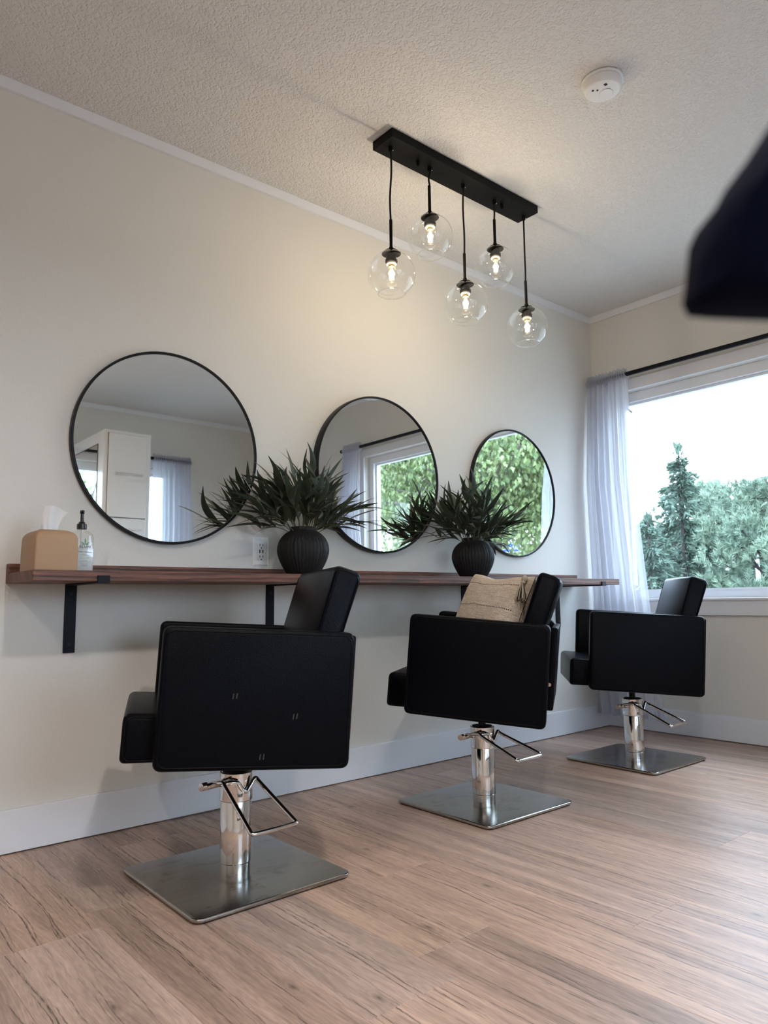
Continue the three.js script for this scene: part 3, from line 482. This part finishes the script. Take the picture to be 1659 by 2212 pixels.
// ---------------------------------------------------------------- cushion on the middle chair
{
  const t = thing('cushion', 'beige woven cushion with dashed black stitching and a corner tassel', 'cushion'); 
  const S = 0.185, geo = (s) => grid(40, 40, (u, v) => {
    const a = (u - 0.5) * 2, b = (v - 0.5) * 2, pinch = 1 - 0.07 * (Math.pow(Math.abs(b), 2) * (1 - a * a)) , pinch2 = 1 - 0.07 * (a * a * (1 - b * b)); const th = 0.062 * Math.pow(Math.max(0, (1 - a * a) * (1 - b * b)), 0.36) + 0.0012;
    const wr = 0.004 * Math.sin(a * 7 + b * 3) * (1 - a * a) * (1 - b * b) + 0.006 * (fbm(u * 5 + 3, v * 5 + s, 2) - 0.5) * (1 - b * b);
    return V(a * S * (1 - 0.05 * (1 - b * b) * a * a), b * S * (1 - 0.06 * (1 - a * a) * b * b) - 0.006 * Math.cos(a * 4) * (b > 0 ? b * b : 0), s * (th + wr));
  });
  const back = geo(-1); const bi = back.index.array; for (let i = 0; i < bi.length; i += 3) { const q = bi[i]; bi[i] = bi[i + 1]; bi[i + 1] = q; } back.computeVertexNormals();
  part('cover', merge([geo(1), back]), M.linen, t);
  const tas = part('tassel', merge([new THREE.SphereGeometry(0.011, 14, 10).scale(1, 1.15, 1).translate(0, -0.006, 0), cyl(0.0075, 0.009, 0.008, 0, -0.018, 0, 14)]), M.threadBeige, t);
  const r = R3(77), sb = [], sd = []; for (let i = 0; i < 46; i++) { const a = r() * 6.28, k = Math.sqrt(r()), L = 0.062 + 0.016 * r(); const g = tube([V(0.004 * Math.cos(a), -0.016, 0.004 * Math.sin(a)), V(0.009 * k * Math.cos(a), -0.03, 0.009 * k * Math.sin(a)), V((0.026 * k * Math.cos(a)) - 0.012, -0.016 - L * 0.75, 0.018 * k * Math.sin(a)), V(0.030 * k * Math.cos(a) - 0.018, -0.014 - L, 0.02 * k * Math.sin(a))], 0.0014, 8, 5); (i % 5 < 2 ? sd : sb).push(g); }
  part('strands', merge(sb), M.threadBeige, tas); part('dark_strands', merge(sd), M.threadBlack, tas);
  tas.position.set(-S + 0.010, S - 0.014, -0.034);
  // stands on the seat, turned towards the near armrest and leaning back
  const m = chair2.upperMatrix, local = new THREE.Matrix4().makeTranslation(-0.018, 0.457 + 0.186, -0.045).multiply(new THREE.Matrix4().makeRotationY(-0.85)).multiply(new THREE.Matrix4().makeRotationX(0.33));
  const w = new THREE.Matrix4().makeTranslation(chair2.position.x, 0, chair2.position.z).multiply(m).multiply(local); t.applyMatrix4(w);
}

// ---------------------------------------------------------------- curtains
function curtain(name, label, group, H0, Htop, w0, w1, folds, seed, place) {   // hangs along +x from 0; narrow at the top
  const t = thing(name, label, 'curtain', [0, 0, 0], 0, group), r = R3(seed), ph = [...Array(6)].map(() => r() * 6.28);
  const off = (u, v) => { const g = Math.pow(1 - v, 1.0), near = Math.min(1, (1 - u) * 2.2 + 0.15); return near * ((0.016 + 0.010 * g) * Math.sin(u * folds * 6.283 + ph[0] + 0.5 * g * Math.sin(u * 5 + ph[1])) + 0.009 * Math.sin(u * folds * 2.3 * 6.283 + ph[2]) * (0.6 + 0.4 * v)) + 0.01 * Math.sin(u * 5 + ph[3]) * g + 0.062 * Math.min(1, (1 - v) * 3.2) * (1.1 - 0.1 * g); };
  part('sheer_panel', grid(220, 60, (u, v) => { const w = w1 + (w0 - w1) * v, bunch = Math.pow(u, 1 + 0.35 * v); return V(bunch * w, H0 + (Htop - 0.03 - H0) * v, off(u, v)); }), M.sheer, t);
  part('hem', grid(160, 2, (u, v) => V(Math.pow(u, 1) * w1, H0 + 0.045 * v, off(u, 0) + 0.0015)), M.sheer, t);
  part('gathered_heading', merge([1, -1].map((s) => grid(200, 8, (u, v) => { const z = 0.0165 * s * Math.sin(Math.PI * Math.min(1, v * 1.25 + 0.05)) , ru = 0.006 * Math.sin(u * folds * 3.1 * 6.283 + v * 2 + s) ; return V(Math.pow(u, 1.35) * w0, Htop - 0.030 + 0.066 * v + 0.009 * Math.sin(u * folds * 2.6 * 6.283) * Math.sin(u * 40) * v, z + ru * 1.5); }))), M.sheer, t);
  place(t); return t;
}
const rodX = -0.085;
curtain('sheer_curtain', 'sheer white curtain hanging in the corner beside the shelf end', 'sheer curtains at the front window', 0.085, 2.002, 0.262, 0.405, 7, 11, (t) => { t.rotation.y = -Math.PI / 2; t.position.set(rodX, 0, 0.024); });
curtain('sheer_curtain', 'sheer white curtain at the far end of the front window, seen mirrored', 'sheer curtains at the front window', 0.085, 2.002, 0.225, 0.42, 7, 12, (t) => { t.rotation.y = Math.PI / 2; t.scale.z = -1; t.position.set(rodX, 0, 2.46); });
curtain('sheer_curtain', 'sheer white curtain beside the white cabinet, seen mirrored', 'sheer curtain at the rear window', 0.085, 2.012, 0.36, 0.38, 8, 13, (t) => { t.rotation.y = Math.PI; t.position.set(-0.87, 0, ZR - 0.085); });
function rod(label, L, place) {
  const t = thing('curtain_rod', label, 'curtain rod'); part('rod', cyl(0.0125, 0.0125, L, 0, 0, 0, 24).rotateZ(Math.PI / 2), M.iron, t);
  for (const s of [-1, 1]) { part('finial', new THREE.SphereGeometry(0.0155, 20, 12).translate(s * (L / 2 + 0.004), 0, 0), M.iron, t); part('rod_bracket', merge([box(0.012, 0.016, 0.062, s * (L / 2 - 0.06), -0.012, 0.046), box(0.02, 0.05, 0.004, s * (L / 2 - 0.06), -0.012, 0.078)]), M.iron, t); }
  place(t);
}
rod('black curtain rod above the front window', 2.44, (t) => { t.rotation.y = Math.PI / 2; t.position.set(rodX, 2.000, 1.268); });
rod('black curtain rod above the rear window, seen mirrored', 2.60, (t) => { t.position.set(-2.19, 2.010, ZR - 0.085); });

// ---------------------------------------------------------------- white cabinet seen in the first mirror
{
  const x0 = -1.940, x1 = -1.582, z0 = 2.90, z1 = 3.675, h = 2.018;
  const t = thing('tall_cabinet', 'tall glossy white cabinet with bar handles, seen mirrored', 'cabinet', [(x0 + x1) / 2, 0, (z0 + z1) / 2]);
  const w = x1 - x0, d = z1 - z0, zf = -d / 2;
  part('body', rbox(w, h, d, 0.006, 0, h / 2 + 0.001, 0), M.gloss, t);
  const hb = (y) => merge([cyl(0.006, 0.006, 0.205, 0, 0, 0, 16).rotateZ(Math.PI / 2).translate(0, y, zf - 0.048), cyl(0.004, 0.004, 0.034, 0, 0, 0, 12).rotateX(Math.PI / 2).translate(-0.085, y, zf - 0.032), cyl(0.004, 0.004, 0.034, 0, 0, 0, 12).rotateX(Math.PI / 2).translate(0.085, y, zf - 0.032)]);
  const gap = part('door_gap', box(w - 0.064, 0.632, 0.002, -0.002, 1.680, zf - 0.0008), M.dark, t);
  const door = part('door', rbox(w - 0.070, 0.625, 0.016, 0.003, -0.002, 1.680, zf - 0.008), M.gloss, t); part('handle', hb(1.690), M.chrome, door);
  for (const [y, hh] of [[1.190, 0.34], [0.83, 0.34], [0.47, 0.34]]) { const dr = part('drawer', rbox(w - 0.070, hh, 0.016, 0.003, -0.002, y, zf - 0.008), M.gloss, t); part('handle', hb(y + 0.085), M.chrome, dr); }
  part('side_mirror', box(0.004, 1.30, d - 0.20, -w / 2 - 0.0021, 1.27, 0.02), M.mirror, t);
  part('side_mirror_edge', merge([box(0.003, 0.006, d - 0.19, -w / 2 - 0.0030, 1.922, 0.02), box(0.003, 1.30, 0.006, -w / 2 - 0.0030, 1.27, 0.02 - (d - 0.20) / 2)]), M.dark, t);
}

// ---------------------------------------------------------------- trees and street outside
const needleMat = (c) => std({ color: lin(...c), roughness: 0.9, side: THREE.DoubleSide });
function triMesh(P) { const g = new THREE.BufferGeometry(); g.setAttribute('position', new THREE.Float32BufferAttribute(P, 3)); g.setAttribute('uv', new THREE.Float32BufferAttribute(new Float32Array(P.length / 3 * 2), 2)); g.computeVertexNormals(); return g; }
const groundY = -0.55;
function pine(label, x, z, h, rx, seed, tone) {
  const t = thing('pine_tree', label, 'tree', [x, groundY, z], 0, 'pines across the street'), r = R3(seed), P = [[], []];
  const lumps = []; const cy = h * 0.56, ry = h * 0.46;
  for (let i = 0; i < 140; i++) { const a = r() * 6.283, v = 2 * r() - 1, s = Math.sqrt(1 - v * v), k = 0.62 + 0.38 * Math.sqrt(r()); lumps.push(V(Math.cos(a) * s * rx * k, cy + v * ry * k, Math.sin(a) * s * rx * k)); }
  for (let i = 0; i < 9; i++) lumps.push(V((r() - 0.5) * rx * 1.2, h * (0.93 + 0.09 * r()), (r() - 0.5) * rx));
  for (const c of lumps) {
    const rad = 0.20 + 0.18 * r(), nt = 15, which = r() < 0.5 ? 0 : 1;
    for (let k = 0; k < nt; k++) {
      const a = r() * 6.283, v = r() * 1.3 - 0.3, s = Math.sqrt(Math.max(0, 1 - v * v)), o = c.clone().add(V(Math.cos(a) * s * rad, v * rad * 0.85, Math.sin(a) * s * rad)), dir = V(Math.cos(a) * s, v * 0.7 + 0.75, Math.sin(a) * s).normalize();
      for (let n = 0; n < 30; n++) { const d = V(r() - 0.5, r() - 0.5, r() - 0.5).normalize().multiplyScalar(0.85).add(dir).normalize(), L = 0.10 + 0.06 * r(), q = V(r() - 0.5, r() - 0.5, r() - 0.5).cross(d).normalize().multiplyScalar(0.009), b = o.clone().addScaledVector(dir, -0.05 + 0.12 * r()), e = b.clone().addScaledVector(d, L); P[which].push(b.x - q.x, b.y - q.y, b.z - q.z, b.x + q.x, b.y + q.y, b.z + q.z, e.x, e.y, e.z); }
    }
  }
  part('trunk', tube([V(0, 0, 0), V(0.1, h * 0.3, 0.05), V(0, h * 0.6, 0), V(0, h * 0.92, 0)], 0.09, 16, 8), M.bark, t);
  lumps.filter((_, i) => i % 5 === 0).forEach((c) => { part('branch', tube([V(0, Math.max(0.3, c.y - 0.8), 0), V(c.x * 0.5, c.y - 0.35, c.z * 0.5), c], 0.025, 8, 5), M.bark, t); });
  tone.forEach((c, i) => { const f = part('needles', triMesh(P[i]), needleMat(c), t); f.userData.kind = 'stuff'; });
  return t;
}
function spruce(label, x, z, h, rb, seed) {
  const t = thing('spruce_tree', label, 'tree', [x, groundY, z]), r = R3(seed), P = [];
  const blade = (b, d, L, w) => { const q = V(r() - 0.5, r() - 0.5, r() - 0.5).cross(d).normalize().multiplyScalar(w), m = b.clone().addScaledVector(d, L * 0.35), e = b.clone().addScaledVector(d, L); P.push(b.x, b.y, b.z, m.x + q.x, m.y + q.y, m.z + q.z, e.x, e.y, e.z, b.x, b.y, b.z, e.x, e.y, e.z, m.x - q.x, m.y - q.y, m.z - q.z); };
  part('trunk', cyl(0.012, 0.09, h, 0, h / 2, 0, 10), M.bark, t);
  for (let y = 0.12 * h; y < h * 0.97; y += 0.20 + 0.12 * r()) {
    const f = 1 - y / h, nb = 9 + Math.floor(r() * 4);
    for (let k = 0; k < nb; k++) {
      const yb = y, a = r() * 6.283, len = (rb * Math.pow(f, 0.85) + 0.12) * (0.35 + 0.8 * r()), N = Math.ceil(len * 15) + 5, jit = (r() - 0.5) * 0.26;
      for (let i = 0; i < N; i++) { const s = (i + r()) / N, b = V(Math.cos(a) * len * s, yb + jit + 0.10 * s * len - 0.42 * s * s * len, Math.sin(a) * len * s), d = V(Math.cos(a) + (r() - 0.5) * 1.6, -0.35 + (r() - 0.5) * 1.0, Math.sin(a) + (r() - 0.5) * 1.6).normalize(); for (let j = 0; j < 5; j++) blade(b.clone().add(V((r() - 0.5) * 0.07, (r() - 0.5) * 0.07, (r() - 0.5) * 0.07)), d.clone().add(V((r() - 0.5) * 0.8, (r() - 0.5) * 0.8, (r() - 0.5) * 0.8)).normalize(), 0.12 + 0.09 * r(), 0.02); }
    }
  }
  for (let i = 0; i < 60; i++) blade(V((r() - 0.5) * 0.12, h * (0.955 + 0.05 * r()), (r() - 0.5) * 0.12), V((r() - 0.5), 1.1, (r() - 0.5)).normalize(), 0.17, 0.02);
  const f = part('needles', triMesh(P), needleMat([0.085, 0.128, 0.094]), t); f.userData.kind = 'stuff';
  return t;
}
const ahead = (px, py, dist) => { const d = pix(px, py); d.multiplyScalar(dist / Math.hypot(d.x, d.z)); return CAM.clone().add(d); };
{
  const s = ahead(1464, 967, 16.4); spruce('tall pointed spruce rising above the pines outside the window', s.x, s.z, s.y - groundY, 1.10, 31);
  const s2 = ahead(1398, 1120, 15.5); spruce('shorter dark spruce behind the sheer curtain outside the window', s2.x, s2.z, s2.y - groundY, 1.0, 33);
  const tones = [[0.130, 0.190, 0.140], [0.205, 0.275, 0.200]], tones2 = [[0.135, 0.190, 0.135], [0.210, 0.275, 0.195]];
  const pn = [[1655, 1066, 16, 1.3, 53, 'bushy pine nearest the window, in front of the pale post'], [1512, 1062, 19.6, 1.25, 51, 'pine directly right of the spruce outside the window'], [1584, 1072, 24, 1.9, 52, 'bushy pine outside the window, below the street lamp arm'], [1745, 1075, 20, 1.4, 55, 'pine outside the window, beyond the pale post'], [1448, 1150, 28, 1.7, 54, 'low pine behind the spruce outside the window']];
  pn.forEach(([px, py, D, rx, sd, label], i) => { const p = ahead(px, py, D); pine(label, p.x, p.z, p.y - groundY, rx, sd, i % 2 ? tones : tones2); });
  const t = thing('street_lamp', 'grey street lamp with a curved arm above the pines', 'street lamp', [0, 0, 0]); const b = ahead(1614, 1056, 27), e = ahead(1652, 1031, 27), k = ahead(1635, 1034, 27); t.position.set(b.x, groundY, b.z);
  const grey = std({ color: lin(0.07, 0.08, 0.085), roughness: 0.6 }), L = (v) => v.clone().sub(t.position);
  part('pole', cyl(0.07, 0.10, b.y - groundY, 0, (b.y - groundY) / 2, 0, 14), grey, t); part('pole_cap', cyl(0.10, 0.10, 0.22, 0, b.y - groundY - 0.08, 0, 14), grey, t);
  part('arm', tube([L(b), L(k), L(e)], 0.028, 24, 8), grey, t); { const q = part('lamp_head', rbox(0.36, 0.07, 0.13, 0.03), grey, t); q.position.copy(L(e)); q.rotation.y = 0.7; q.rotation.z = 0.08; }
  const u = thing('power_line', 'thin overhead cable crossing the white sky', 'cable'); const a0 = ahead(1180, 1022, 31), a1 = ahead(1800, 938, 24); part('cable', tube([a0, a0.clone().lerp(a1, 0.5).add(V(0, -0.05, 0)), a1], 0.011, 30, 6), std({ color: lin(0.06, 0.065, 0.07), roughness: 0.8 }), u);
  for (const [v, n] of [[a0, 0], [a1, 1]]) part('cable_pole', cyl(0.11, 0.13, v.y - groundY + 0.5, v.x, (v.y + groundY + 0.5) / 2, v.z, 12), M.bark, u);
  const w = thing('pale_post', 'pale post half hidden among the pine branches', 'post'), q = ahead(1634, 1192, 18.2); w.position.set(q.x, groundY, q.z); part('post', cyl(0.045, 0.05, q.y - groundY, 0, (q.y - groundY) / 2, 0, 14), M.vinyl, w); part('post_cap', new THREE.SphereGeometry(0.055, 14, 10).translate(0, q.y - groundY, 0), M.vinyl, w);
}
function leafyTree(label, x, z, cx, cy, cz, rx, ry, rz, nl, seed, tones, size = 0.085) {
  const t = thing('leafy_tree', label, 'tree', [x, groundY, z], 0, 'leafy trees around the building'), r = R3(seed), P = tones.map(() => []);
  const lumps = []; for (let i = 0; i < 110; i++) { const a = r() * 6.283, v = 2 * r() - 1, s = Math.sqrt(1 - v * v), k = 0.25 + 0.6 * Math.sqrt(r()); lumps.push(V(cx - x + Math.cos(a) * s * rx * k, cy - groundY + v * ry * k, cz - z + Math.sin(a) * s * rz * k)); }
  for (let i = 0; i < nl; i++) {
    const c = lumps[Math.floor(r() * lumps.length)], g = () => (r() + r() + r() - 1.5) * 0.62, o = V(c.x + g() * 0.9, c.y + g() * 0.7, c.z + g()), d = V(r() - 0.5, -0.55 - 0.3 * r(), r() - 0.5).normalize(), q = V(r() - 0.5, (r() - 0.5) * 0.5, r() - 0.5).cross(d).normalize(), n = d.clone().cross(q), L = size * (0.7 + 0.6 * r()), w = L * 0.30, A = P[Math.floor(r() * tones.length)];
    const m1 = o.clone().addScaledVector(d, L * 0.4).addScaledVector(q, w).addScaledVector(n, w * 0.4), m2 = o.clone().addScaledVector(d, L * 0.4).addScaledVector(q, -w).addScaledVector(n, w * 0.4), e = o.clone().addScaledVector(d, L);
    A.push(o.x, o.y, o.z, m1.x, m1.y, m1.z, e.x, e.y, e.z, o.x, o.y, o.z, e.x, e.y, e.z, m2.x, m2.y, m2.z);
  }
  const top = V(cx - x, cy - groundY, cz - z); part('trunk', tube([V(0, 0, 0), V(0.05, 0.9, 0), V(top.x * 0.4, top.y * 0.62, top.z * 0.4), top], 0.13, 18, 10), M.barkPale, t);
  lumps.filter((_, i) => i % 3 === 0).forEach((c) => part('branch', tube([V(top.x * 0.35, Math.min(top.y * 0.6, c.y * 0.7), top.z * 0.35), V(top.x * 0.35, 0, top.z * 0.35).lerp(c, 0.55).setY(c.y - 0.25), c], 0.022, 10, 5), M.barkPale, t));
  tones.forEach((c, i) => { const f = part('leaves', triMesh(P[i]), phy({ color: lin(...c), roughness: 0.55, side: THREE.DoubleSide, transmission: 0.25, thickness: 0 }), t); f.userData.kind = 'stuff'; });
  return t;
}
const gTones = [[0.155, 0.215, 0.070], [0.195, 0.255, 0.085], [0.115, 0.170, 0.062], [0.235, 0.265, 0.115]];
leafyTree('broad green leafy tree in front of the window, seen in the mirrors', 5.2, 5.2, 4.9, 3.05, 5.6, 1.5, 1.52, 3.4, 30000, 61, gTones);
leafyTree('wide leafy tree across the street, seen mirrored behind the nearer leaves', 10.5, 10.5, 10.2, 2.9, 10.2, 1.9, 2.5, 5.0, 26000, 64, gTones, 0.14);
leafyTree('small leafy tree beyond the rear window, seen mirrored', 0.6, 14, 0.6, 1.5, 14, 1.3, 1.3, 1.3, 2600, 62, gTones, 0.11);
leafyTree('leafy tree beyond the rear window, mirrored in the cabinet side', -4.6, 12, -4.6, 2.6, 12, 1.6, 1.6, 1.6, 2600, 63, gTones, 0.11);
{
  const t = thing('street_sign', 'blue street sign with white letters glimpsed through the leaves', 'sign', [7.4, groundY, 6.95], 0);
  part('post', cyl(0.025, 0.025, 2.7, 0.06, 1.35, 0.06, 12), std({ color: lin(0.4, 0.42, 0.44), roughness: 0.4, metalness: 1 }), t);
  const blade = (txt, y, w, h) => { const m = std({ roughness: 0.4, map: canvas(512, 192, (g) => { g.fillStyle = '#f4f6fa'; g.fillRect(0, 0, 512, 192); g.fillStyle = '#1550b4'; g.fillRect(12, 12, 488, 168); g.fillStyle = '#f4f6fa'; g.font = 'bold 116px sans-serif'; g.textAlign = 'center'; g.fillText(txt, 256, 138); }) }); const q = part('sign_blade', box(w, h, 0.012), m, t); q.position.set(0, y, 0.0); q.rotation.y = -2.25; };
  blade('AMS B8', 2.29, 0.50, 0.18); blade("'A IOI", 2.58, 0.42, 0.16);
}
{
  const t = thing('porch_soffit', 'white boarded eave above the rear window, seen mirrored', 'soffit', [-2.2, 2.14, ZR + TH + 0.01]);
  for (let k = 0; k < 18; k++) part('board', rbox(0.296, 0.018, 1.25, 0.003, -2.6 + k * 0.30, 0, 0.63), M.trim, t);
  part('fascia', rbox(5.4, 0.12, 0.02, 0.003, -0.05, 0.03, 1.27), M.trim, t);
}

// ---------------------------------------------------------------- dark pad close to the lens
{
  const D = 0.205, o = thing('dark_pad', 'out-of-focus black padded shape hanging before the window wall', 'pad');
  const c = CAM.clone().addScaledVector(pix(1659, 520), D); o.position.set(c.x, 0, c.z);
  const out = [[1985, 90], [1800, 130], [1700, 218], [1659, 276], [1610, 352], [1568, 408], [1548, 446], [1505, 500], [1492, 530], [1485, 600], [1478, 655], [1492, 682], [1540, 687], [1659, 692], [1960, 700], [2000, 640], [2010, 150]];
  const P = out.map(([x, y]) => { const d = pix(x, y).sub(fwd); return new THREE.Vector2(d.dot(rgt) * D, d.dot(upv) * D); });
  const g = new THREE.ExtrudeGeometry(new THREE.Shape(P), { depth: 0.022, bevelEnabled: true, bevelThickness: 0.005, bevelSize: 0.003, bevelOffset: -0.003, bevelSegments: 3 });
  const m = part('pad', toCreasedNormals(g, 0.6), phy({ color: lin(0.0022, 0.0036, 0.0120), roughness: 0.85, specularIntensity: 0.06 }), o);
  const ctr = CAM.clone().addScaledVector(fwd, D); m.applyMatrix4(new THREE.Matrix4().makeBasis(rgt, upv, fwd.clone().negate()).setPosition(ctr.x - c.x, ctr.y, ctr.z - c.z));
  const pb = CAM.clone().addScaledVector(pix(1940, 560), D + 0.01).sub(o.position); pb.y = 0;
  const topY = CAM.y + 0.12; part('post', cyl(0.006, 0.006, topY, pb.x, topY / 2, pb.z, 16), M.iron, o); part('foot', cyl(0.05, 0.055, 0.012, pb.x, 0.0065, pb.z, 32), M.iron, o);
}

renderer.render(scene, camera);
